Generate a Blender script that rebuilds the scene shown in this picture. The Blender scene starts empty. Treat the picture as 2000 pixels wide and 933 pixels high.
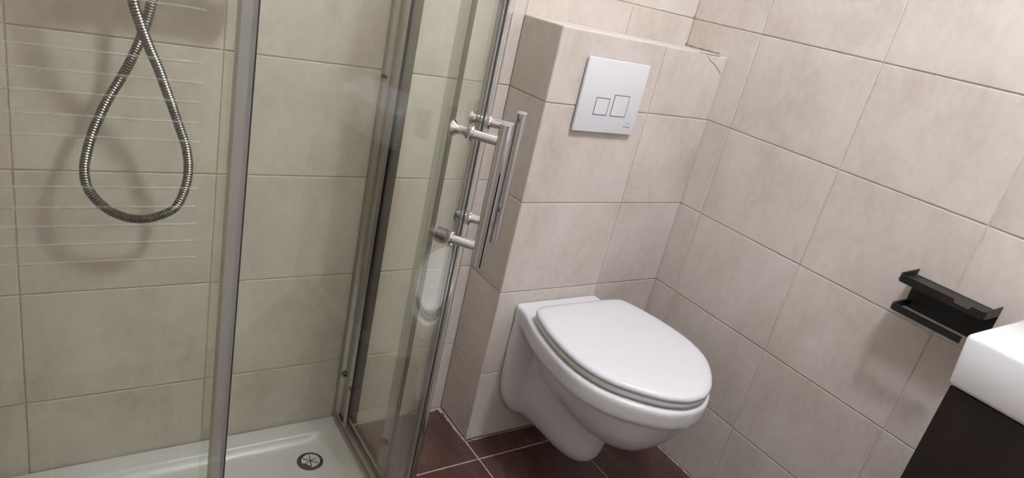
import bpy, math, random
from mathutils import Vector, Matrix
random.seed(7)
PI = math.pi
S = bpy.context.scene
COL = S.collection

# ------------------------------------------------------------------ camera
cam_d = bpy.data.cameras.new('camera')
cam_d.sensor_width = 36.0
cam_d.lens = 1296.79 / 2000 * 36.0
cam_d.clip_start = 0.01
cam = bpy.data.objects.new('camera', cam_d)
COL.objects.link(cam)
RX = Vector((0.8181369, -0.5334116, 0.2147650))       # image right
RY = Vector((-0.0321184, -0.4152967, -0.9091188))     # image down
RZ = Vector((0.5741257, 0.7368858, -0.3569019))       # view direction
cam.matrix_world = Matrix(((RX.x, -RY.x, -RZ.x, -1.52823),
                           (RX.y, -RY.y, -RZ.y, -1.21722),
                           (RX.z, -RY.z, -RZ.z, 1.21635),
                           (0, 0, 0, 1)))
S.camera = cam

# ------------------------------------------------------------------ world, exposure
w = bpy.data.worlds.new('world'); S.world = w
w.use_nodes = True
w.node_tree.nodes['Background'].inputs[0].default_value = (0.5, 0.5, 0.5, 1)
w.node_tree.nodes['Background'].inputs[1].default_value = 0.0   # closed room
S.view_settings.view_transform = 'Standard'
S.view_settings.look = 'None'
S.view_settings.gamma = 1.0
S.view_settings.use_curve_mapping = False
S.view_settings.exposure = 0.0
LAMP = (-0.68, -0.94, 2.36)      # centre of the globe lamp
LAMP_GLOW = 330.0                # radiance of the globe
LAMP_COLOR = (1.0, 1.035, 1.105)

# ------------------------------------------------------------------ helpers
def lin(c):
    return tuple(((v / 255 + 0.055) / 1.055) ** 2.4 if v / 255 > 0.04045 else v / 255 / 12.92 for v in c)

class MB:
    """collects vertices and faces of one mesh"""
    def __init__(s): s.v = []; s.f = []
    def add(s, vs, fs):
        o = len(s.v); s.v += [tuple(p) for p in vs]; s.f += [tuple(i + o for i in f) for f in fs]
        return s
    def box(s, a, b, bev=0.0):
        (x0, y0, z0), (x1, y1, z1) = a, b
        if bev <= 0:
            vs = [(x, y, z) for z in (z0, z1) for y in (y0, y1) for x in (x0, x1)]
            fs = [(0, 2, 3, 1), (4, 5, 7, 6), (0, 1, 5, 4), (2, 6, 7, 3), (0, 4, 6, 2), (1, 3, 7, 5)]
            return s.add(vs, fs)
        import bmesh
        bm = bmesh.new()
        bmesh.ops.create_cube(bm, size=1)
        for q in bm.verts:
            q.co = Vector(((x0 + x1) / 2 + q.co.x * (x1 - x0), (y0 + y1) / 2 + q.co.y * (y1 - y0), (z0 + z1) / 2 + q.co.z * (z1 - z0)))
        bmesh.ops.bevel(bm, geom=bm.edges[:], offset=bev, segments=3, affect='EDGES', profile=0.5)
        bm.verts.index_update()
        s.add([q.co[:] for q in bm.verts], [[q.index for q in f.verts] for f in bm.faces])
        bm.free(); return s
    def lathe(s, prof, origin, axis, seg=32, caps=True):
        """prof = [(distance along axis, radius)]"""
        ax = Vector(axis).normalized(); t = ax.orthogonal().normalized(); b = ax.cross(t); o = Vector(origin)
        vs = []; fs = []
        for (d, r) in prof:
            for k in range(seg):
                a = 2 * PI * k / seg
                vs.append(o + ax * d + (t * math.cos(a) + b * math.sin(a)) * r)
        n = len(prof)
        for i in range(n - 1):
            for k in range(seg):
                k2 = (k + 1) % seg
                fs.append((i * seg + k, i * seg + k2, (i + 1) * seg + k2, (i + 1) * seg + k))
        if caps:
            fs.append(tuple(range(seg))[::-1]); fs.append(tuple((n - 1) * seg + k for k in range(seg)))
        return s.add(vs, fs)
    def tube(s, pts, radii, seg=12, caps=True):
        pts = [Vector(p) for p in pts]; n = len(pts)
        if not hasattr(radii, '__len__'): radii = [radii] * n
        prev = None; vs = []; fs = []
        for i, p in enumerate(pts):
            t = (pts[min(i + 1, n - 1)] - pts[max(i - 1, 0)]).normalized()
            if prev is None: u = t.orthogonal().normalized()
            else: u = (prev - t * prev.dot(t)).normalized()
            prev = u; b = t.cross(u)
            for k in range(seg):
                a = 2 * PI * k / seg
                vs.append(p + (u * math.cos(a) + b * math.sin(a)) * radii[i])
        for i in range(n - 1):
            for k in range(seg):
                k2 = (k + 1) % seg
                fs.append((i * seg + k, i * seg + k2, (i + 1) * seg + k2, (i + 1) * seg + k))
        if caps:
            fs.append(tuple(range(seg))[::-1]); fs.append(tuple((n - 1) * seg + k for k in range(seg)))
        return s.add(vs, fs)
    def prism(s, poly, fn, h0, h1):
        """poly = 2D outline (counter clockwise), fn(a, b, h) -> 3D point"""
        n = len(poly)
        vs = [fn(a, b, h0) for a, b in poly] + [fn(a, b, h1) for a, b in poly]
        fs = [tuple(range(n))[::-1], tuple(range(n, 2 * n))] + [(i, (i + 1) % n, n + (i + 1) % n, n + i) for i in range(n)]
        return s.add(vs, fs)
    def mesh(s, name, mat, smooth=0):
        me = bpy.data.meshes.new(name)
        me.from_pydata(s.v, [], s.f); me.validate(); me.update()
        import bmesh
        bm = bmesh.new(); bm.from_mesh(me)
        bmesh.ops.recalc_face_normals(bm, faces=bm.faces[:]); bm.to_mesh(me); bm.free()
        if mat: me.materials.append(mat)
        if smooth:
            me.polygons.foreach_set('use_smooth', [True] * len(me.polygons))
            if smooth < 180: me.set_sharp_from_angle(angle=math.radians(smooth))
        return me
    def build(s, name, mat, parent=None, smooth=0):
        return link(name, s.mesh(name, mat, smooth), parent)

def link(name, me, parent=None):
    o = bpy.data.objects.new(name, me); COL.objects.link(o)
    if parent:
        o.parent = parent
        o.matrix_parent_inverse = parent.matrix_basis.inverted()
    return o
def tag(o, label=None, cat=None, group=None, kind=None):
    for k, v in (('label', label), ('category', cat), ('group', group), ('kind', kind)):
        if v: o[k] = v
    return o
def thing(name, loc, label, cat, group=None, kind=None):
    o = bpy.data.objects.new(name, None); o.location = loc; o.empty_display_size = 0.05
    COL.objects.link(o)
    return tag(o, label, cat, group, kind)

# ------------------------------------------------------------------ materials
def new_mat(name):
    m = bpy.data.materials.new(name); m.use_nodes = True
    nt = m.node_tree
    return m, nt, nt.nodes['Principled BSDF']
def N(nt, t, **kw):
    n = nt.nodes.new(t)
    for k, v in kw.items(): setattr(n, k, v)
    return n
def plain(name, col, rough=0.4, metal=0.0, spec=0.5, coat=0.0):
    m, nt, b = new_mat(name)
    b.inputs['Base Color'].default_value = (*col, 1); b.inputs['Roughness'].default_value = rough
    b.inputs['Metallic'].default_value = metal; b.inputs['Specular IOR Level'].default_value = spec
    b.inputs['Coat Weight'].default_value = coat
    return m
def mottled(name, c1, c2, scale, rough, stretch=(1, 1, 1), detail=6, spec=0.5, bump=0.0, fine=0.25, c3=None, rnd=0.06):
    """two colours mixed by cloudy noise that differs from object to object"""
    m, nt, b = new_mat(name); L = nt.links.new
    tc = N(nt, 'ShaderNodeTexCoord'); oi = N(nt, 'ShaderNodeObjectInfo')
    mp = N(nt, 'ShaderNodeMapping'); mp.inputs['Scale'].default_value = stretch
    L(tc.outputs['Object'], mp.inputs[0])
    mu = N(nt, 'ShaderNodeMath', operation='MULTIPLY'); mu.inputs[1].default_value = 53.0
    L(oi.outputs['Random'], mu.inputs[0])
    n1 = N(nt, 'ShaderNodeTexNoise', noise_dimensions='4D')
    n1.inputs['Scale'].default_value = scale; n1.inputs['Detail'].default_value = detail; n1.inputs['Roughness'].default_value = 0.6
    L(mp.outputs[0], n1.inputs['Vector']); L(mu.outputs[0], n1.inputs['W'])
    n2 = N(nt, 'ShaderNodeTexNoise', noise_dimensions='4D')
    n2.inputs['Scale'].default_value = scale * 9; n2.inputs['Detail'].default_value = 3
    L(mp.outputs[0], n2.inputs['Vector']); L(mu.outputs[0], n2.inputs['W'])
    mx = N(nt, 'ShaderNodeMix', data_type='FLOAT'); mx.inputs[0].default_value = fine
    L(n1.outputs[0], mx.inputs[2]); L(n2.outputs[0], mx.inputs[3])
    cr = N(nt, 'ShaderNodeValToRGB')
    cr.color_ramp.elements[0].position = 0.32; cr.color_ramp.elements[0].color = (*c1, 1)
    cr.color_ramp.elements[1].position = 0.68; cr.color_ramp.elements[1].color = (*c2, 1)
    if c3:
        e = cr.color_ramp.elements.new(0.5); e.color = (*c3, 1)
    L(mx.outputs[0], cr.inputs[0])
    hs = N(nt, 'ShaderNodeHueSaturation')
    mr = N(nt, 'ShaderNodeMapRange'); mr.inputs[3].default_value = 1 - rnd; mr.inputs[4].default_value = 1 + rnd
    L(oi.outputs['Random'], mr.inputs[0]); L(mr.outputs[0], hs.inputs['Value']); L(cr.outputs[0], hs.inputs['Color'])
    L(hs.outputs[0], b.inputs['Base Color'])
    b.inputs['Roughness'].default_value = rough; b.inputs['Specular IOR Level'].default_value = spec
    if bump:
        bp = N(nt, 'ShaderNodeBump'); bp.inputs['Strength'].default_value = bump; bp.inputs['Distance'].default_value = 0.001
        L(n2.outputs[0], bp.inputs['Height']); L(bp.outputs[0], b.inputs['Normal'])
    return m
def glass_mat(name, tint, gloss_rough=0.0, haze=0.0, hazecol=(0.8, 0.8, 0.8)):
    """thin sheet glass: transmission and mirror reflection weighed by Fresnel on both faces"""
    m = bpy.data.materials.new(name); m.use_nodes = True
    nt = m.node_tree; nt.nodes.clear(); L = nt.links.new
    out = N(nt, 'ShaderNodeOutputMaterial')
    ge = N(nt, 'ShaderNodeNewGeometry')
    ior = N(nt, 'ShaderNodeMix', data_type='FLOAT'); ior.inputs[2].default_value = 1.5; ior.inputs[3].default_value = 1 / 1.5
    L(ge.outputs['Backfacing'], ior.inputs[0])
    fr = N(nt, 'ShaderNodeFresnel'); L(ior.outputs[0], fr.inputs['IOR'])
    tr = N(nt, 'ShaderNodeBsdfTransparent'); tr.inputs[0].default_value = (*tint, 1)
    gl = N(nt, 'ShaderNodeBsdfGlossy'); gl.inputs['Roughness'].default_value = gloss_rough; gl.inputs['Color'].default_value = (0.96, 0.98, 0.96, 1)
    base = tr
    if haze > 0:
        di = N(nt, 'ShaderNodeBsdfDiffuse'); di.inputs[0].default_value = (*hazecol, 1)
        mh = N(nt, 'ShaderNodeMixShader'); mh.inputs[0].default_value = haze
        L(tr.outputs[0], mh.inputs[1]); L(di.outputs[0], mh.inputs[2]); base = mh
    mx = N(nt, 'ShaderNodeMixShader')
    L(fr.outputs[0], mx.inputs[0]); L(base.outputs[0], mx.inputs[1]); L(gl.outputs[0], mx.inputs[2])
    L(mx.outputs[0], out.inputs['Surface'])
    return m

M = {}
M['tile'] = mottled('beige ceramic tile', lin((178, 167, 157)), lin((203, 196, 189)), 7.0, 0.5, stretch=(1.0, 0.7, 1), spec=0.35, c3=lin((193, 184, 176)), bump=0.08, rnd=0.02)
M['grout'] = mottled('beige grout', lin((184, 169, 155)), lin((214, 201, 188)), 30, 0.9, spec=0.1)
M['floor_tile'] = mottled('dark brown floor tile', lin((52, 34, 30)), lin((98, 72, 64)), 9.0, 0.38, stretch=(1.6, 0.55, 1), c3=lin((72, 49, 43)), bump=0.15, fine=0.4)
M['floor_grout'] = mottled('pale grey floor grout', lin((150, 128, 120)), lin((196, 180, 172)), 40, 0.9, spec=0.1)
M['caulk'] = mottled('whitish caulk', lin((128, 114, 108)), lin((190, 178, 172)), 60, 0.7)
M['paint'] = plain('white ceiling paint', (0.8, 0.79, 0.77), 0.9, spec=0.1)
M['ceramic'] = plain('white glazed ceramic', (0.64, 0.64, 0.655), 0.12)
M['plastic'] = plain('white gloss plastic', (0.63, 0.63, 0.66), 0.16)
M['seat'] = plain('white matt seat plastic', (0.62, 0.62, 0.61), 0.3)
M['acrylic'] = plain('white acrylic', (0.56, 0.56, 0.555), 0.3)
M['chrome'] = plain('chrome', (0.58, 0.58, 0.59), 0.05, 1.0)
M['steel'] = plain('dull chrome', (0.18, 0.172, 0.16), 0.3, 1.0)
M['alu'] = plain('satin aluminium', (0.50, 0.49, 0.46), 0.3, 1.0)
M['shadedalu'] = plain('shaded aluminium channel', (0.16, 0.15, 0.14), 0.35, 1.0)  # channel aluminium darkened: shade on the outer leg is put into the colour
M['black'] = plain('black gasket', (0.012, 0.011, 0.010), 0.5)
M['blackmetal'] = plain('matt black metal', (0.008, 0.0075, 0.007), 0.42, spec=0.4)
M['groove'] = plain('dark groove', (0.10, 0.10, 0.11), 0.4)
M['ink'] = plain('grey print', (0.12, 0.12, 0.14), 0.5)
M['crack'] = plain('dark crack', (0.05, 0.035, 0.025), 0.9)  # dark brown for the thin strips along the crack lines
M['wenge'] = mottled('dark wenge veneer', lin((17, 11, 10)), lin((31, 21, 19)), 4.0, 0.45, stretch=(1, 6, 0.5), fine=0.5)
M['hole'] = plain('dark drain hole', (0.010, 0.008, 0.006), 0.8)
M['glass'] = glass_mat('clear shower glass', (0.974, 0.985, 0.955))
m = bpy.data.materials.new('ground glass stripe'); m.use_nodes = True
nt = m.node_tree; nt.nodes.clear()
o_ = N(nt, 'ShaderNodeOutputMaterial'); t_ = N(nt, 'ShaderNodeBsdfTransparent'); g_ = N(nt, 'ShaderNodeBsdfGlossy'); x_ = N(nt, 'ShaderNodeMixShader')
t_.inputs[0].default_value = (0.95, 0.96, 0.95, 1); g_.inputs['Color'].default_value = (0.9, 0.92, 0.9, 1); g_.inputs['Roughness'].default_value = 0.30
x_.inputs[0].default_value = 0.12
nt.links.new(t_.outputs[0], x_.inputs[1]); nt.links.new(g_.outputs[0], x_.inputs[2]); nt.links.new(x_.outputs[0], o_.inputs['Surface'])
M['stripe'] = m
M['seal'] = glass_mat('translucent grey seal', (0.86, 0.86, 0.83), 0.15, 0.5, (0.36, 0.355, 0.33))
M['clearseal'] = glass_mat('clear seal', (0.94, 0.95, 0.93), 0.1, 0.14, (0.6, 0.62, 0.56))
m, nt, b = new_mat('lamp diffuser')
b.inputs['Base Color'].default_value = (0.9, 0.9, 0.88, 1)
b.inputs['Emission Color'].default_value = (*LAMP_COLOR, 1); b.inputs['Emission Strength'].default_value = LAMP_GLOW
M['diffuser'] = m

# ------------------------------------------------------------------ room dimensions (metres)
YB = 0.158        # back wall (behind the shower and the cistern boxing)
XL = -1.70        # left wall
YF = -1.90        # wall behind the camera
ZC = 2.46         # ceiling
BX = -0.5757      # left edge of the cistern boxing
BZ = 1.146        # top of the boxing
TW, TH, GAP = 0.333, 0.25, 0.003
Z1 = 0.2228       # first horizontal joint
GD = 0.0025       # joint depth

_tiles = {}
def tile_mesh(wd, ht, mat, name):
    key = (round(wd, 4), round(ht, 4), mat.name)
    if key in _tiles: return _tiles[key]
    a, b2, t, bv = wd / 2, ht / 2, GD + 0.004, 0.0015
    lev = [(a, b2, -0.004), (a, b2, GD - 0.0008), (a - bv * 0.5, b2 - bv * 0.5, GD - 0.0002), (a - bv * 1.4, b2 - bv * 1.4, GD)]
    mb = MB(); vs = []
    for (p, q, z) in lev: vs += [(-p, -q, z), (p, -q, z), (p, q, z), (-p, q, z)]
    fs = []
    for i in range(3):
        for k in range(4):
            k2 = (k + 1) % 4; fs.append((i * 4 + k, i * 4 + k2, i * 4 + 4 + k2, i * 4 + 4 + k))
    fs.append((12, 13, 14, 15)); fs.append((3, 2, 1, 0))
    mb.add(vs, fs)
    _tiles[key] = mb.mesh(name, mat)
    return _tiles[key]
def lay(parent, us, vs, place, mat=None, name='tile', skip=None, jitter=0.0009):
    """one object per tile between the joint positions us x vs; place(u, v) -> (point, u axis, v axis)"""
    mat = mat or M['tile']
    for i in range(len(us) - 1):
        for j in range(len(vs) - 1):
            wd, ht = us[i + 1] - us[i], vs[j + 1] - vs[j]
            if wd < 0.012 or ht < 0.012: continue
            uc, vc = (us[i] + us[i + 1]) / 2, (vs[j] + vs[j + 1]) / 2
            if skip and skip(uc, vc): continue
            p, ua, va = place(uc, vc)
            n = ua.cross(va)
            o = link(name, tile_mesh(wd - GAP, ht - GAP, mat, name), parent)
            rx, ry = random.uniform(-1, 1) * jitter, random.uniform(-1, 1) * jitter
            rot = Matrix((ua, va, n)).transposed().to_4x4() @ Matrix.Rotation(rx, 4, 'X') @ Matrix.Rotation(ry, 4, 'Y')
            o.matrix_world = Matrix.Translation(p - n * GD + n * random.uniform(-0.00015, 0.00015)) @ rot
def joints(lo, hi, ref, step):
    k = math.ceil((lo - ref) / step + 1e-6); r = [lo]
    while ref + k * step < hi - 1e-6:
        r.append(ref + k * step); k += 1
    return r + [hi]
X, Y, Z = Vector((1, 0, 0)), Vector((0, 1, 0)), Vector((0, 0, 1))

# ------------------------------------------------------------------ setting
wb = tag(MB().box((XL - 0.1, YB + GD, -0.1), (0.1, YB + 0.1, ZC)).build('wall_back', M['grout']), 'beige tiled back wall running behind the shower and above the flush boxing', 'wall', kind='structure')
zs = joints(0, ZC, Z1, TH)
xs = joints(XL, 0, -0.2411, TW)
lay(wb, xs, zs, lambda u, v: (Vector((u, YB, v)), X, Z))
wr = tag(MB().box((GD, YF - 0.1, -0.1), (0.1, YB + GD, ZC)).build('wall_right', M['grout']), 'beige tiled right wall carrying the black paper holder', 'wall', kind='structure')
ys = joints(YF, YB, -0.0788, 0.3305)
lay(wr, ys, zs, lambda u, v: (Vector((0, u, v)), -Y, Z))
wl = tag(MB().box((XL - 0.1, YF - 0.1, -0.1), (XL - GD, YB + GD, ZC)).build('wall_left', M['grout']), 'beige tiled left wall at the shower side', 'wall', kind='structure')
lay(wl, joints(YF, YB, -0.175, TW), zs, lambda u, v: (Vector((XL, u, v)), Y, Z))
DX0, DX1, DZ = -0.98, -0.18, 2.0
wf = tag(MB().box((XL - 0.1, YF - 0.1, -0.1), (0.1, YF - GD, ZC)).build('wall_front', M['grout']), 'beige tiled wall facing the toilet with an added unseen door', 'wall', kind='structure')
lay(wf, joints(XL, 0, -0.2411, TW), zs, lambda u, v: (Vector((u, YF, v)), -X, Z))
fl = tag(MB().box((XL - 0.1, YF - 0.1, -0.1), (0.1, YB + 0.1, -0.0022)).build('floor', M['floor_grout']), 'dark brown tiled floor with pale grout lines', 'floor', kind='structure')
GAP = 0.005
lay(fl, joints(XL, 0, -0.5765, 0.3195), joints(YF, YB, -0.077, 0.33), lambda u, v: (Vector((u, v, 0)), X, Y), M['floor_tile'], 'floor_tile')
GAP = 0.003
tag(MB().box((XL - 0.1, YF - 0.1, ZC), (0.1, YB + 0.1, ZC + 0.1)).build('ceiling', M['paint']), 'plain white ceiling above the bathroom', 'ceiling', kind='structure')
dr = tag(MB().box((DX0, YF + 0.002, 0.004), (DX1, YF + 0.035, DZ), 0.003).build('added_door', M['paint']), 'unseen white door added in the wall facing the toilet to bounce light', 'door', kind='structure')  # added door, out of view; white so it throws light back into the room
hm = MB().lathe([(0, 0.025), (0.008, 0.025), (0.01, 0.009), (0.05, 0.009)], (DX0 + 0.07, YF + 0.035, 1.02), (0, 1, 0), 20)
hm.tube([(DX0 + 0.07, YF + 0.082, 1.02), (DX0 + 0.19, YF + 0.082, 1.02)], 0.009, 12).build('door_handle', M['chrome'], dr, 40)

# cistern boxing that carries the toilet
bx = tag(MB().box((BX + GD, GD, 0.0), (0.0, YB, BZ - GD)).build('wall_boxing', M['grout']), 'low tiled cistern boxing behind the white toilet', 'wall', kind='structure')
zb = [0.004] + [z for z in zs if 0.01 < z < BZ - 0.01] + [BZ]
lay(bx, [BX, -0.2411, 0.0], zb, lambda u, v: (Vector((u, 0, v)), X, Z))
lay(bx, [0.0, YB], zb, lambda u, v: (Vector((BX, YB - u, v)), -Y, Z))
lay(bx, [BX, -0.2411, 0.0], [0.0, YB], lambda u, v: (Vector((u, v, BZ)), X, Y))
def ribbon(mb, pts, nrm, w0, lift):
    """thin irregular raised strip along 3D points on a surface with normal nrm"""
    n = Vector(nrm); fine = []
    for a, b2 in zip(pts[:-1], pts[1:]):
        a, b2 = Vector(a), Vector(b2); k = max(2, int((b2 - a).length / 0.006))
        fine += [a.lerp(b2, i / k) for i in range(k)]
    fine.append(Vector(pts[-1])); L_ = len(fine); vs = []; fs = []
    for i, p in enumerate(fine):
        t = (fine[min(i + 1, L_ - 1)] - fine[max(i - 1, 0)]).normalized(); s_ = t.cross(n).normalized()
        wd = w0 * random.uniform(0.45, 1.25) * (0.3 if i in (0, L_ - 1) else 1); off = s_ * random.uniform(-0.3, 0.3) * w0
        vs += [p + off - s_ * wd / 2 + n * 0.0001, p + off + n * lift * random.uniform(0.6, 1.2), p + off + s_ * wd / 2 + n * 0.0001]
    for i in range(L_ - 1):
        for k in range(2): fs.append((i * 3 + k, i * 3 + k + 1, i * 3 + 4 + k, i * 3 + 3 + k))
    mb.add(vs, fs)
# broken joints at the top corner of the boxing
mb = MB()
ribbon(mb, [(-0.087, -0.0002, 1.143), (-0.068, -0.0002, 1.131), (-0.043, -0.0002, 1.121), (-0.018, -0.0002, 1.106), (-0.006, -0.0002, 1.098)], (0, -1, 0), 0.0017, 0.0003)
mb.build('crack', M['crack'], bx)
mb = MB()
ribbon(mb, [(-0.0004, 0.150, 1.1510), (-0.0004, 0.115, 1.1495), (-0.0004, 0.07, 1.1500), (-0.0004, 0.03, 1.1505)], (-1, 0, 0), 0.0017, 0.0004)
ribbon(mb, [(-0.004, 0.1565, 1.150), (-0.002, 0.1565, 1.154)], (-1, -0.3, 0), 0.008, 0.0006)
mb.build('crack', M['crack'], wr)
mb = MB(); ribbon(mb, [(-0.002, 0.1570, 1.218), (-0.002, 0.1570, 1.232)], (0, -1, 0), 0.003, 0.0005); mb.build('crack', M['crack'], wb)
mb = MB(); ribbon(mb, [(-0.12, 0.0012, 1.1458), (-0.06, 0.0005, 1.1459), (-0.03, 0.001, 1.1459)], (0, -0.5, 1), 0.0022, 0.0004); mb.build('crack', M['crack'], bx)
# pale smeared caulk where the floor meets the boxing
mb = MB()
ribbon(mb, [(BX - 0.005, 0.150, 0.0002), (BX - 0.006, 0.10, 0.0002), (BX - 0.005, 0.05, 0.0002), (BX - 0.004, -0.004, 0.0002)], (0, 0, 1), 0.007, 0.002)
ribbon(mb, [(BX - 0.10, YB - 0.006, 0.0002), (BX - 0.05, YB - 0.007, 0.0002), (BX - 0.004, YB - 0.008, 0.0002)], (0, 0, 1), 0.010, 0.003)
ribbon(mb, [(BX - 0.006, YB - 0.03, 0.0002), (BX - 0.006, YB - 0.002, 0.0002)], (0, 0, 1), 0.012, 0.003)
ribbon(mb, [(BX, -0.005, 0.0002), (BX + 0.05, -0.003, 0.0002), (BX + 0.16, -0.003, 0.0002), (-0.05, -0.003, 0.0002)], (0, 0, 1), 0.005, 0.0015)
ribbon(mb, [(-0.003, -0.01, 0.0002), (-0.003, -0.5, 0.0002), (-0.003, -0.8, 0.0002)], (0, 0, 1), 0.006, 0.002)
mb.build('caulk', M['caulk'], fl)

# ceiling lamp (out of the frame, the only light of the room)
lamp = thing('ceiling_light', (LAMP[0], LAMP[1], ZC), 'white globe ceiling lamp above the middle of the bathroom', 'lamp')
MB().lathe([(0, 0.07), (0.012, 0.07), (0.016, 0.05), (0.03, 0.045)], (LAMP[0], LAMP[1], ZC), (0, 0, -1), 32).build('lamp_base', M['plastic'], lamp, 40)
MB().lathe([(0.075 - 0.075 * math.cos(PI * k / 14), max(0.075 * math.sin(PI * k / 14), 0.0005)) for k in range(15)], (LAMP[0], LAMP[1], LAMP[2] + 0.075), (0, 0, -1), 32).build('globe', M['diffuser'], lamp, 180)

# ------------------------------------------------------------------ toilet
def catmull(pts, n):
    """n points along a Catmull-Rom curve through pts (tuples of any size)"""
    P = [pts[0]] + list(pts) + [pts[-1]]; m_ = len(pts) - 1; out = []
    for i in range(n):
        t = i / (n - 1) * m_; k = min(int(t), m_ - 1); f = t - k
        a, b_, c, d = P[k], P[k + 1], P[k + 2], P[k + 3]
        out.append(tuple(0.5 * (2 * b_[j] + (c[j] - a[j]) * f + (2 * a[j] - 5 * b_[j] + 4 * c[j] - d[j]) * f * f + (3 * b_[j] - a[j] - 3 * c[j] + d[j]) * f ** 3) for j in range(len(b_))))
    return out
TX = -0.376
def sections_mesh(secs, nu=34, nz=6, cap_top=True, cap_bot=True):
    """secs: list of (z, outline of (u, half width)) from top to bottom -> closed shell around x = TX"""
    rows = []
    for z, ol in secs: rows.append([(u, max(h, 0.0), z) for u, h in catmull(ol, nu)])
    cols = [catmull([r[i] for r in rows], (len(rows) - 1) * nz + 1) for i in range(nu)]
    nr = len(cols[0]); vs = []; ring = 2 * nu - 1
    for r in range(nr):
        left = [(TX - max(cols[i][r][1], 0), -cols[i][r][0], cols[i][r][2]) for i in range(nu)]
        left[-1] = (TX, left[-1][1], left[-1][2])
        right = [(2 * TX - p[0], p[1], p[2]) for p in left[:-1]][::-1]
        vs += left + right
    fs = []
    for r in range(nr - 1):
        for k in range(ring):
            k2 = (k + 1) % ring
            fs.append((r * ring + k, r * ring + k2, (r + 1) * ring + k2, (r + 1) * ring + k))
    for on, base in ((cap_top, 0), (cap_bot, (nr - 1) * ring)):
        if not on: continue
        for i in range(nu - 1):
            a, b_ = base + i, base + i + 1
            c, d = base + ring - 1 - i, base + ring - 2 - i
            if i == nu - 2: fs.append((a, b_, c))
            else: fs.append((a, b_, d, c))
    return MB().add(vs, fs)
RIM = [(0.001, 0.140), (0.03, 0.142), (0.06, 0.149), (0.10, 0.163), (0.17, 0.181), (0.25, 0.191), (0.33, 0.190), (0.40, 0.167), (0.46, 0.118), (0.502, 0.058), (0.515, 0)]
def inset(ol, d): return [(u - d * min(1, max(0, (u - 0.06) / 0.3)), max(h - d, 0) if h > 0 else 0) for u, h in ol]
def egg(u0, h0, um, hm, u1):
    """half outline: starts at u0 with half width h0, widest hm at um, tip at u1"""
    r = []
    for i in range(5):
        t = i / 5; r.append((u0 + (um - u0) * t, h0 + (hm - h0) * math.sin(t * PI / 2)))
    for i in range(8):
        a = PI / 2 * i / 7; r.append((um + (u1 - um) * math.sin(a), hm * max(math.cos(a), 0) ** 0.92))
    r[-1] = (u1, 0)
    return r
rim = [(0.4400, inset(RIM, 0.016)), (0.4388, inset(RIM, 0.007)), (0.433, RIM), (0.412, RIM), (0.392, inset(RIM, 0.002)), (0.384, inset(RIM, 0.008)), (0.381, inset(RIM, 0.018))]
bowl = [(0.41, egg(0.03, 0.09, 0.29, 0.168, 0.490)), (0.38, egg(0.03, 0.09, 0.29, 0.168, 0.492)), (0.345, egg(0.03, 0.082, 0.285, 0.157, 0.481)), (0.31, egg(0.03, 0.07, 0.28, 0.141, 0.464)), (0.278, egg(0.03, 0.058, 0.275, 0.120, 0.441)),
        (0.254, egg(0.04, 0.045, 0.27, 0.097, 0.416)), (0.236, egg(0.05, 0.03, 0.26, 0.068, 0.380)), (0.227, egg(0.08, 0.015, 0.25, 0.034, 0.32))]
flange = [(0.41, egg(0.001, 0.138, 0.022, 0.139, 0.058)), (0.30, egg(0.001, 0.139, 0.022, 0.139, 0.056)), (0.22, egg(0.001, 0.136, 0.022, 0.136, 0.054)), (0.17, egg(0.001, 0.128, 0.022, 0.128, 0.052)), (0.13, egg(0.001, 0.112, 0.021, 0.112, 0.05)),
          (0.10, egg(0.001, 0.088, 0.02, 0.088, 0.048)), (0.083, egg(0.001, 0.058, 0.018, 0.058, 0.042)), (0.078, egg(0.001, 0.03, 0.015, 0.03, 0.034))]
trap = [(0.38, egg(0.01, 0.100, 0.10, 0.075, 0.30)), (0.30, egg(0.01, 0.094, 0.11, 0.070, 0.303)), (0.20, egg(0.01, 0.084, 0.15, 0.066, 0.302)), (0.15, egg(0.01, 0.074, 0.17, 0.061, 0.297)), (0.115, egg(0.01, 0.066, 0.17, 0.055, 0.286)),
        (0.09, egg(0.01, 0.055, 0.16, 0.045, 0.264)), (0.077, egg(0.01, 0.042, 0.15, 0.033, 0.238)), (0.072, egg(0.015, 0.02, 0.14, 0.014, 0.20))]
wc = thing('toilet', (TX, 0, 0.08), 'white wall hung toilet with closed lid below the flush plate', 'toilet')
body = MB()
for part in (rim, bowl, flange, trap):
    q = sections_mesh(part); body.add(q.v, q.f)
bo = body.build('bowl', M['ceramic'], wc)
md = bo.modifiers.new('fuse', 'REMESH'); md.mode = 'VOXEL'; md.voxel_size = 0.0036; md.adaptivity = 0
md = bo.modifiers.new('soften', 'SMOOTH'); md.factor = 0.5; md.iterations = 9
me_ = bpy.data.meshes.new_from_object(bo.evaluated_get(bpy.context.evaluated_depsgraph_get()))
bo.modifiers.clear(); bo.data = me_
me_.polygons.foreach_set('use_smooth', [True] * len(me_.polygons))
LID = [(0.082, 0.0), (0.082, 0.06), (0.083, 0.115), (0.090, 0.143), (0.108, 0.156), (0.16, 0.173), (0.24, 0.187), (0.32, 0.187), (0.39, 0.166), (0.445, 0.124), (0.487, 0.075), (0.508, 0.03), (0.511, 0)]
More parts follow.
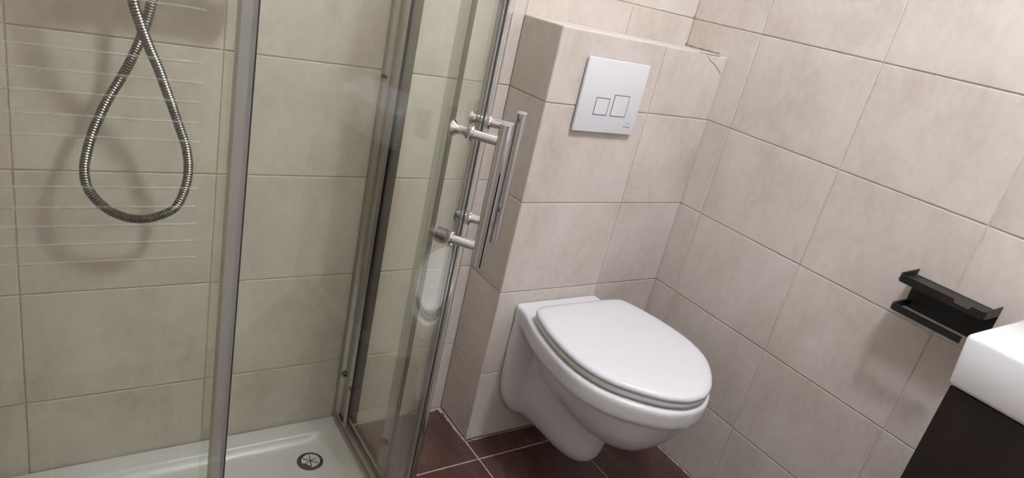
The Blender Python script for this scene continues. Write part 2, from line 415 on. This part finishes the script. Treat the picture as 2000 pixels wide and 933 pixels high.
def ring_shell(mb_levels, n=60):
    """levels: (z, inset) of a closed D outline; both ends on the axis"""
    vs = []; rings = []
    for z, d in mb_levels:
        c = 0.29; ol = []
        for u, h in catmull(LID, n):
            f = 1 - d / 0.19
            ol.append((c + (u - c) * (1 - d / 0.21), max(h, 0) * f))
        left = [(TX - h, -u, z) for u, h in ol]; left[0] = (TX, left[0][1], z); left[-1] = (TX, left[-1][1], z)
        right = [(2 * TX - p[0], p[1], p[2]) for p in left[1:-1]][::-1]
        rings.append(left + right)
    L_ = len(rings[0]); fs = []
    for r in rings: vs += r
    for i in range(len(rings) - 1):
        for k in range(L_): fs.append((i * L_ + k, i * L_ + (k + 1) % L_, (i + 1) * L_ + (k + 1) % L_, (i + 1) * L_ + k))
    for base, z in ((0, mb_levels[0][0]), ((len(rings) - 1) * L_, mb_levels[-1][0])):
        vs.append((TX, -0.29, z)); c_ = len(vs) - 1
        for k in range(L_): fs.append((base + k, base + (k + 1) % L_, c_))
    return MB().add(vs, fs)
ring_shell([(0.4425, 0.016), (0.4430, 0.006), (0.446, 0.002), (0.455, 0.002), (0.4580, 0.004), (0.4585, 0.014)]).build('seat', M['seat'], wc, 60)
ring_shell([(0.4598, 0.010), (0.4602, 0.003), (0.462, 0.0), (0.468, 0.0), (0.473, 0.003), (0.476, 0.010), (0.4775, 0.022), (0.4785, 0.04), (0.479, 0.07), (0.479, 0.11), (0.479, 0.15)]).build('lid', M['plastic'], wc, 180)
for sx in (-0.075, 0.075):
    MB().lathe([(0, 0.007), (0.002, 0.0082), (0.031, 0.0082), (0.033, 0.007)], (TX + sx - 0.0165, -0.090, 0.4500), (1, 0, 0), 20).build('hinge', M['plastic'], wc, 40)

# ------------------------------------------------------------------ flush plate
fp = thing('flush_plate', (-0.388, 0, 1.004), 'white dual flush plate on the tiled boxing above the toilet', 'flush plate')
MB().box((-0.482, -0.005, 0.922), (-0.294, 0.0, 1.087)).build('back_frame', M['groove'], fp)
MB().box((-0.4875, -0.0125, 0.9155), (-0.2885, -0.004, 1.0925), 0.0018).build('plate', M['plastic'], fp, 40)
for (x0, x1, z0, z1, nm) in ((-0.438, -0.3935, 0.9585, 1.0015, 'narrow button'), (-0.3815, -0.330, 0.9585, 1.0125, 'wide button')):
    g = 0.0021; yf = -0.0126
    mb = MB()
    for a, b_ in (((x0, z0), (x1, z0 + g)), ((x0, z1 - g), (x1, z1)), ((x0, z0 + g), (x0 + g, z1 - g)), ((x1 - g, z0 + g), (x1, z1 - g))):
        mb.box((a[0], yf - 0.0002, a[1]), (b_[0], yf + 0.001, b_[1]))
    bt = MB().box((x0 + g, yf - 0.0006, z0 + g), (x1 - g, yf + 0.001, z1 - g), 0.0004).build('button', M['plastic'], fp)
    bt['label'] = nm
    mb.build('groove', M['groove'], bt)
def text_mesh(body, size):
    cu = bpy.data.curves.new('lettering', 'FONT'); cu.body = body; cu.size = size; cu.extrude = 0.00005
    cu.align_x = 'CENTER'; cu.align_y = 'CENTER'; cu.space_character = 1.05
    o = bpy.data.objects.new('lettering', cu); COL.objects.link(o)
    me = bpy.data.meshes.new_from_object(o.evaluated_get(bpy.context.evaluated_depsgraph_get()))
    bpy.data.objects.remove(o); me.materials.clear(); me.materials.append(M['ink'])
    return me
t = link('lettering', text_mesh('cersanit', 0.0072), fp)
t.matrix_world = Matrix.Translation((-0.3155, -0.0127, 0.9355)) @ Matrix.Rotation(PI / 2, 4, 'X')
mb = MB()
for k in range(8):
    a0, a1 = PI * k / 8, PI * (k + 1) / 8
    mb.add([(-0.3135 + r * math.cos(a), yy, 0.9425 + r * math.sin(a)) for yy in (-0.01275, -0.0124) for a in (a0, a1) for r in (0.0014, 0.0027)],
           [(0, 1, 3, 2), (4, 6, 7, 5), (0, 4, 5, 1), (2, 3, 7, 6), (0, 2, 6, 4), (1, 5, 7, 3)])
mb.build('emblem', M['ink'], fp)

# ------------------------------------------------------------------ toilet paper holder
ph = thing('paper_holder', (0, -0.748, 0.8), 'matt black empty toilet paper holder with a phone shelf on the right wall', 'paper holder')
y0, y1 = -0.829, -0.661
MB().box((-0.003, y0, 0.752), (0, y1 - 0.004, 0.826), 0.0006).build('back_plate', M['blackmetal'], ph)
MB().box((-0.080, y0 + 0.001, 0.8225), (-0.002, y1 - 0.001, 0.8250)).build('shelf', M['blackmetal'], ph)
# upstanding lip: side cheeks running round the front corners, with a notch in the front edge
path = [(-0.001, y1)]
r = 0.010
for k in range(9):
    a = PI / 2 + (PI / 2) * k / 8
    path.append((-0.082 + r + r * math.cos(a), y1 - r + r * math.sin(a)))
for k in range(9):
    a = PI + (PI / 2) * k / 8
    path.append((-0.082 + r + r * math.cos(a), y0 + r + r * math.sin(a)))
path.append((-0.001, y0))
full = [path[0]]
for a, b_ in zip(path[:-1], path[1:]):
    L_ = math.hypot(b_[0] - a[0], b_[1] - a[1]); k = max(1, int(L_ / 0.003))
    full += [(a[0] + (b_[0] - a[0]) * i / k, a[1] + (b_[1] - a[1]) * i / k) for i in range(1, k + 1)]
def lip(mb, pts, zlo, zhi, th=0.0022):
    vs = []; fs = []; n = len(pts)
    for i, p in enumerate(pts):
        q0, q1 = pts[max(i - 1, 0)], pts[min(i + 1, n - 1)]
        tx, ty = q1[0] - q0[0], q1[1] - q0[1]; l = math.hypot(tx, ty) or 1; nx, ny = -ty / l, tx / l
        zl, zh = zlo(*p), zhi(*p)
        vs += [(p[0], p[1], zl), (p[0], p[1], zh), (p[0] + nx * th, p[1] + ny * th, zh), (p[0] + nx * th, p[1] + ny * th, zl)]
    for i in range(n - 1):
        for k in range(4): fs.append((i * 4 + k, i * 4 + (k + 1) % 4, i * 4 + 4 + (k + 1) % 4, i * 4 + 4 + k))
    fs += [(0, 1, 2, 3), tuple((n - 1) * 4 + k for k in (3, 2, 1, 0))]
    return mb.add(vs, fs)
def top(x, y):
    if x > -0.0795: return 0.8345 + 0.004 * max(0, (x + 0.08) / 0.08)
    return 0.8262 if -0.801 < y < -0.773 else 0.8335
lip(MB(), full, lambda x, y: 0.8175, top).build('shelf_lip', M['blackmetal'], ph)
yr = -0.670
rod = [(-0.002, yr)]
for k in range(9):
    a = PI / 2 + (PI / 2) * k / 8
    rod.append((-0.083 + r + r * math.cos(a), yr - r + r * math.sin(a)))
rod.append((-0.083, -0.813))
lip(MB(), rod, lambda x, y: 0.757, lambda x, y: 0.771, 0.004).build('roll_arm', M['blackmetal'], ph)

# ------------------------------------------------------------------ wash basin and its cabinet
BSX, BSY, BSZ = -0.303, -0.879, 0.85
cabi = thing('vanity_cabinet', (-0.15, -1.2, 0.2), 'dark wenge vanity cabinet under the white basin', 'cabinet')
MB().box((-0.272, -1.42, 0.22), (0, -0.889, 0.753), 0.001).build('body', M['wenge'], cabi)
for a, b_ in ((-1.153, -0.889), (-1.42, -1.157)):
    d_ = MB().box((-0.291, a, 0.222), (-0.2735, b_, 0.752), 0.0015).build('door', M['wenge'], cabi)
    ym = a + 0.03 if b_ > -1 else b_ - 0.03
    MB().tube([(-0.292, ym, 0.42), (-0.312, ym, 0.42), (-0.312, ym, 0.54), (-0.292, ym, 0.54)], 0.005, 10).build('handle', M['chrome'], d_, 40)
bs = thing('wash_basin', (-0.15, -1.2, 0.754), 'thick white rectangular wash basin on the dark cabinet', 'basin')
import bmesh
def basin_mesh():
    x0, x1, ya, yb, z0, z1 = BSX, 0.0, -1.44, BSY, 0.754, BSZ
    bm = bmesh.new(); bmesh.ops.create_cube(bm, size=1)
    for q in bm.verts:
        tap = 0.006 if q.co.z < 0 else 0.0
        q.co = Vector(((x0 + tap) if q.co.x < 0 else x1, (ya + tap) if q.co.y < 0 else (yb - tap), z0 if q.co.z < 0 else z1))
    topf = [f for f in bm.faces if f.normal.z > 0.9][0]
    bmesh.ops.inset_region(bm, faces=[topf], thickness=0.045)
    for q in topf.verts:
        if q.co.y > -1.1: q.co.y -= 0.10
        else: q.co.y += 0.10
    e = bmesh.ops.extrude_face_region(bm, geom=[topf])
    nv = [g for g in e['geom'] if isinstance(g, bmesh.types.BMVert)]
    bm.faces.remove(topf)
    for q in nv:
        q.co.z -= 0.07; q.co.x += 0.03 if q.co.x < -0.15 else -0.03; q.co.y += 0.05 if q.co.y < -1.15 else -0.05
    bmesh.ops.recalc_face_normals(bm, faces=bm.faces[:])
    bmesh.ops.bevel(bm, geom=[e_ for e_ in bm.edges], offset=0.008, segments=4, affect='EDGES', profile=0.5)
    me = bpy.data.meshes.new('basin'); bm.to_mesh(me); bm.free()
    me.materials.append(M['ceramic']); me.polygons.foreach_set('use_smooth', [True] * len(me.polygons)); me.set_sharp_from_angle(angle=math.radians(50))
    return me
link('bowl', basin_mesh(), bs)
MB().lathe([(0, 0.022), (0.003, 0.022), (0.005, 0.018)], (-0.15, -1.16, 0.780), (0, 0, 1), 24).build('drain', M['chrome'], bs, 40)

# ------------------------------------------------------------------ shower: tray, enclosure, mixer
CX, CY, R0 = -1.445, -0.107, 0.548        # centre and outer glass radius of the quadrant
A1 = YB - CY                              # straight length along the right side
A2 = CX - XL                              # straight length along the front
def pth(t, r):
    """point on the plan path: t 0..1 right side, 1..2 quarter circle, 2..3 front side; r = distance from the centre lines"""
    if t <= 1: return (CX + r, YB - A1 * t)
    if t <= 2:
        a = -(t - 1) * PI / 2; return (CX + r * math.cos(a), CY + r * math.sin(a))
    return (CX - A2 * (t - 2), CY - r)
def sweep(mb, t0, t1, r0, r1, z0, z1, n=48):
    ts = [t0 + (t1 - t0) * i / n for i in range(n + 1)]
    vs = []; fs = []
    for t_ in ts:
        for (r_, z_) in ((r0, z0), (r1, z0), (r1, z1), (r0, z1)): vs.append((*pth(t_, r_), z_))
    for i in range(n):
        for k in range(4): fs.append((i * 4 + k, i * 4 + (k + 1) % 4, i * 4 + 4 + (k + 1) % 4, i * 4 + 4 + k))
    fs += [(0, 1, 2, 3), tuple(n * 4 + k for k in (3, 2, 1, 0))]
    return mb.add(vs, fs)
ZT, ZTOP = 0.046, 1.90
tray = thing('shower_tray', (-1.25, -0.2, 0.0), 'low white quadrant shower tray on the floor against the tiled wall', 'shower tray')
def tray_rings():
    # outlines from the outer foot up over the rim and down into the basin
    def outline(r, wi, rc, n=26):
        """closed outline: outer side at path distance r, wall sides inset by wi, inner corners rounded by rc"""
        xl, yb = XL + wi + 0.001, YB - wi - 0.001; pts = []
        def corner(cx, cy, a0, a1, k=8):
            for i in range(k + 1):
                a = a0 + (a1 - a0) * i / k; pts.append((cx + rc * math.cos(a), cy + rc * math.sin(a)))
        corner(CX + r - rc, yb - rc, PI / 2, 0)
        for i in range(n + 1):
            a = -(PI / 2) * i / n; pts.append((CX + r * math.cos(a), CY + r * math.sin(a)))
        corner(xl + rc, CY - r + rc, -PI / 2, -PI)
        corner(xl + rc, yb - rc, PI, PI / 2)
        return pts
    lev = [(R0 + 0.022, 0.0, 0.002, 0.001), (R0 + 0.022, 0.0, 0.002, 0.040), (R0 + 0.018, 0.003, 0.004, ZT), (R0 - 0.030, 0.043, 0.05, ZT - 0.001), (R0 - 0.037, 0.049, 0.055, ZT - 0.006),
           (R0 - 0.048, 0.058, 0.06, 0.026), (R0 - 0.065, 0.075, 0.07, 0.021), (R0 - 0.12, 0.12, 0.08, 0.0185)]
    vs = []; fs = []
    for (r_, wi, rc, z_) in lev: vs += [(a, b_, z_) for a, b_ in outline(r_, wi, rc)]
    n = len(outline(*lev[0][:3]))
    for i in range(len(lev) - 1):
        for k in range(n): fs.append((i * n + k, i * n + (k + 1) % n, (i + 1) * n + (k + 1) % n, (i + 1) * n + k))
    fs.append(tuple((len(lev) - 1) * n + k for k in range(n)))
    return MB().add(vs, fs)
tray_rings().build('basin', M['acrylic'], tray, 50)
DC = (-1.009, 0.036, 0.0187)
MB().lathe([(-0.0002, 0.033), (0.0014, 0.032), (0.0026, 0.028), (0.0022, 0.024), (0.0004, 0.021), (0.0002, 0.021)], DC, (0, 0, 1), 40).build('drain_ring', M['steel'], tray, 40)
MB().lathe([(0.0, 0.0205), (0.0006, 0.0205)], DC, (0, 0, 1), 32).build('drain_hole', M['hole'], tray)
mb = MB()
for k in range(3):
    a = 0.35 + k * PI / 3; c, s_ = math.cos(a), math.sin(a)
    mb.prism([(-0.0205, -0.0011), (0.0205, -0.0011), (0.0205, 0.0011), (-0.0205, 0.0011)], lambda p, q, h: (DC[0] + p * c - q * s_, DC[1] + p * s_ + q * c, DC[2] + h), 0.0004 + 0.0002 * k, 0.0016 + 0.0002 * k)
mb.build('drain_grid', M['steel'], tray)

en = thing('shower_enclosure', (-1.25, -0.2, ZT), 'quadrant clear glass shower enclosure with two curved sliding doors', 'shower enclosure')
mb = sweep(MB(), 0.06, 2.94, R0 - 0.020, R0 + 0.012, ZT, ZT + 0.011, 70)
sweep(mb, 0.06, 2.94, R0 + 0.003, R0 + 0.008, ZT + 0.011, ZT + 0.024, 70)
sweep(mb, 0.06, 2.94, R0 - 0.016, R0 - 0.012, ZT + 0.011, ZT + 0.020, 70)
mb.build('bottom_rail', M['alu'], en, 40)
mb = sweep(MB(), 0.06, 2.94, R0 - 0.022, R0 + 0.014, ZTOP, ZTOP + 0.035, 70)
mb.build('top_rail', M['alu'], en, 40)
# wall channels
def channel(flip):
    f = (lambda x, y, z: (x, y, z)) if not flip else (lambda x, y, z: (XL + (YB - y), CY - (x - CX), z))
    poly = [(-0.915, YB), (-0.915, YB - 0.010), (-0.9135, YB - 0.016), (-0.909, YB - 0.020), (-0.905, YB - 0.0225), (-0.9045, YB - 0.040), (-0.903, YB - 0.048), (-0.8955, YB - 0.051), (-0.8955, YB)]
    c = MB().prism(poly, f, ZT, ZTOP + 0.035).build('wall_channel', M['alu'], en, 0)
    MB().prism([(-0.8875, YB), (-0.8875, YB - 0.050), (-0.866, YB - 0.050), (-0.866, YB)], f, ZT, ZTOP + 0.035).build('outer_leg', M['shadedalu'], c)
    MB().prism([(-0.8955, YB), (-0.8955, YB - 0.050), (-0.8942, YB - 0.050), (-0.8942, YB)], f, ZT + 0.012, ZTOP).build('gasket', M['black'], c)
    return c
chn = channel(False); channel(True)
for (px_, pz_, rr) in ((-0.909, 0.193, 0.0065), (-0.899, 0.166, 0.0036)):
    MB().lathe([(0, rr), (0.006, rr), (0.008, rr * 0.7), (0.008, rr * 0.35), (0.003, rr * 0.3)], (px_, YB - (0.021 if rr > 0.005 else 0.051), pz_), (0, -1, 0), 16).build('screw', M['steel'], chn, 30)
MB().box((-0.917, YB - 0.020, 0.958), (-0.902, YB - 0.004, 0.966), 0.002).build('clip', M['black'], chn)

ZG0, ZG1 = ZT + 0.012, ZTOP - 0.001
GO, GI = R0 + 0.008, R0 + 0.003     # fixed panes
def fixed(t0, t1): return sweep(MB(), t0, t1, GI, GO, ZG0, ZG1, 28).build('fixed_panel', M['glass'], en, 40)
fr_ = fixed(0.07, 1.036); ff_ = fixed(1.944, 2.93)
sweep(MB(), 0.964, 1.034, GI - 0.002, GO + 0.002, ZG0, ZG1, 8).build('seal_strip', M['clearseal'], fr_)
sweep(MB(), 1.0345, 1.040, GI - 0.002, GO + 0.002, ZG0, ZG1, 2).build('seal_edge', M['black'], fr_)
sweep(MB(), 1.936, 1.950, GI - 0.003, GO + 0.003, ZG0, ZG1, 4).build('seal_strip', M['seal'], ff_)
sweep(MB(), 1.9345, 1.9360, GI - 0.003, GO + 0.003, ZG0, ZG1, 1).build('seal_edge', M['black'], ff_)
sz = []
g0 = [1.1459, 1.1623, 1.1776, 1.193, 1.2093]
g1 = [1.1066, 1.0912, 1.0759, 1.0595, 1.0442]
g2 = [1.0048, 0.9885, 0.9731, 0.9578, 0.9424]
for z_ in g0 + g1 + g2 + [1.249, 1.266, 1.282, 1.299, 1.315]:
    mb = MB(); vs = []; n = 7
    for xe in (XL + 0.035, -1.4255):
        for k in range(n):
            a = PI * k / (n - 1); vs.append((xe, CY - GO - 0.0006 * math.sin(a) - 0.00002, z_ + 0.0011 * math.cos(a)))
    mb.add(vs, [(k, k + 1, n + k + 1, n + k) for k in range(n - 1)] + [(n - 1, 0, n, 2 * n - 1), tuple(range(n)), tuple(range(2 * n - 1, n - 1, -1))])
    mb.build('stripe', M['stripe'], ff_, 60)
def lobed(c, n_, t_, scale=1.0):
    """cross-section of the grab bar: two ridges joined by a narrower web"""
    ol = []
    for sx in (1, -1):
        for k in range(11):
            a = math.radians(-140 + 28 * k) if sx > 0 else math.radians(40 + 28 * k)
            ol.append((sx * 0.0058 + 0.0055 * math.cos(a), 0.0072 * math.sin(a)))
        ol.append((0.0, 0.0030 * sx))
    return [((c + t_ * a + n_ * b_).x, (c + t_ * a + n_ * b_).y) for a, b_ in ol]
def sliding_door(t0, t1, tph, lab, ts0, ts1, tk0, tk1):
    d_ = sweep(MB(), t0, t1, R0 - 0.005, R0, ZG0, ZG1, 40).build('sliding_door', M['glass'], en, 40)
    d_['label'] = lab
    sweep(MB(), ts0, ts1, R0 - 0.006, R0 + 0.0012, ZG0, ZG1, 4).build('seal_strip', M['seal'], d_, 40)
    sweep(MB(), tk0, tk1, R0 - 0.007, R0 + 0.0016, ZG0, ZG1, 3).build('magnet_strip', M['black'], d_)
    a = -(tph - 1) * PI / 2
    n_ = Vector((math.cos(a), math.sin(a), 0)); t_ = Vector((-math.sin(a), math.cos(a), 0)); c0 = Vector((CX, CY, 0)) + n_ * R0
    bar = c0 + n_ * 0.043
    mb = MB().prism(lobed(bar, n_, t_), lambda p, q, h: (p, q, h), 0.861, 1.0525)
    hd = mb.build('handle', M['chrome'], d_, 30)
    for zp in (1.0295, 0.8860):
        po = MB().lathe([(0.0002, 0.0095), (0.002, 0.0105), (0.004, 0.0095), (0.0045, 0.0070), (0.008, 0.0066), (0.037, 0.0066)], c0 + Vector((0, 0, zp)), n_, 24)
        po.build('handle_post', M['chrome'], d_, 40)
        if zp > 1: pr = [(0.0052, 0.0085), (0.008, 0.0060), (0.013, 0.0042), (0.018, 0.0055), (0.022, 0.0095), (0.0245, 0.0115), (0.026, 0.0113)]
        else: pr = [(0.0052, 0.0095), (0.007, 0.0095), (0.0075, 0.0105), (0.018, 0.0105), (0.020, 0.0092)]
        MB().lathe(pr, c0 + Vector((0, 0, zp)), -n_, 24).build('knob', M['chrome'] if zp > 1 else M['steel'], d_, 40)
    return d_
sliding_door(0.99, 1.492, 1.443, 'rear curved glass door with chrome handle', 1.484, 1.492, 1.4925, 1.4985)
sliding_door(1.508, 1.958, 1.551, 'front curved glass door with chrome handle', 1.508, 1.518, 1.5005, 1.5075)

# shower mixer just above the frame, and its hose
mx_ = thing('shower_mixer', (-1.32, 0.05, 1.16), 'chrome bar shower mixer on the tiled wall above the hose loop', 'mixer tap')
MB().lathe([(0, 0.020), (0.004, 0.024), (0.05, 0.024), (0.053, 0.020), (0.056, 0.020), (0.06, 0.022), (0.20, 0.022), (0.204, 0.020), (0.207, 0.020), (0.21, 0.024), (0.256, 0.024), (0.26, 0.020)], (-1.45, 0.05, 1.152), (1, 0, 0), 32).build('body', M['chrome'], mx_, 30)
for xx in (-1.395, -1.245):
    MB().lathe([(0, 0.012), (0.088, 0.012), (0.09, 0.030), (0.1075, 0.032)], (xx, 0.05, 1.152), (0, 1, 0), 28).build('wall_union', M['chrome'], mx_, 30)
MB().lathe([(0.018, 0.009), (0.036, 0.009)], (-1.36, 0.05, 1.152), (0, 0, -1), 20).build('outlet', M['chrome'], mx_, 30)
hs_pts = [(-1.360, 1.113), (-1.366, 1.085), (-1.373, 1.055), (-1.379, 1.021), (-1.389, 0.982), (-1.404, 0.943), (-1.419, 0.911), (-1.434, 0.881), (-1.447, 0.849), (-1.458, 0.817), (-1.466, 0.784), (-1.470, 0.751), (-1.465, 0.72), (-1.449, 0.694),
          (-1.428, 0.675), (-1.403, 0.664), (-1.377, 0.662), (-1.349, 0.67), (-1.326, 0.686), (-1.314, 0.714), (-1.308, 0.746), (-1.308, 0.776), (-1.314, 0.81), (-1.326, 0.846), (-1.338, 0.881), (-1.351, 0.916), (-1.363, 0.948),
          (-1.375, 0.975), (-1.385, 0.999), (-1.394, 1.023), (-1.403, 1.05), (-1.413, 1.092)]
nh = len(hs_pts); p3 = []
for i, (x_, z_) in enumerate(hs_pts):
    f = i / (nh - 1)
    if i < 4: y_ = 0.050 + 0.034 * i / 4
    elif i < 8: y_ = 0.084
    elif i < 24: y_ = 0.084 - 0.019 * (i - 8) / 16
    else: y_ = 0.065 - 0.0068 * (i - 24)
    p3.append((x_, y_, z_))
dense = catmull(p3, 1200)
cum = [0.0]
for a, b_ in zip(dense[:-1], dense[1:]): cum.append(cum[-1] + (Vector(b_) - Vector(a)).length)
step = 0.0024; pts = []; rad = []; k = 0; d_ = 0.0; j = 0
while d_ < cum[-1]:
    while cum[k + 1] < d_: k += 1
    f = (d_ - cum[k]) / max(1e-9, cum[k + 1] - cum[k])
    pts.append(Vector(dense[k]).lerp(Vector(dense[k + 1]), f)); rad.append(0.0088 if j % 2 == 0 else 0.0070)
    d_ += step; j += 1
tag(MB().tube(pts, rad, 14).build('shower_hose', M['steel'], None, 60), 'ribbed chrome shower hose hanging in a loop against the tiles', 'hose')
hh = thing('hand_shower', (-1.413, 0.014, 1.095), 'chrome hand shower parked upright in front of the shower mixer', 'hand shower')
MB().tube([(-1.413, 0.0135, 1.096), (-1.419, 0.006, 1.16), (-1.425, -0.004, 1.23), (-1.432, -0.022, 1.31)], [0.010, 0.012, 0.012, 0.011], 16).build('grip', M['chrome'], hh, 40)
MB().lathe([(-0.012, 0.012), (0.0, 0.042), (0.012, 0.048), (0.016, 0.045)], (-1.433, -0.024, 1.335), (0, -0.85, -0.5), 28).build('spray_head', M['chrome'], hh, 40)
MB().tube([(-1.425, YB - 0.001, 1.235), (-1.425, 0.006, 1.235)], 0.010, 14).build('bracket', M['chrome'], hh, 40)
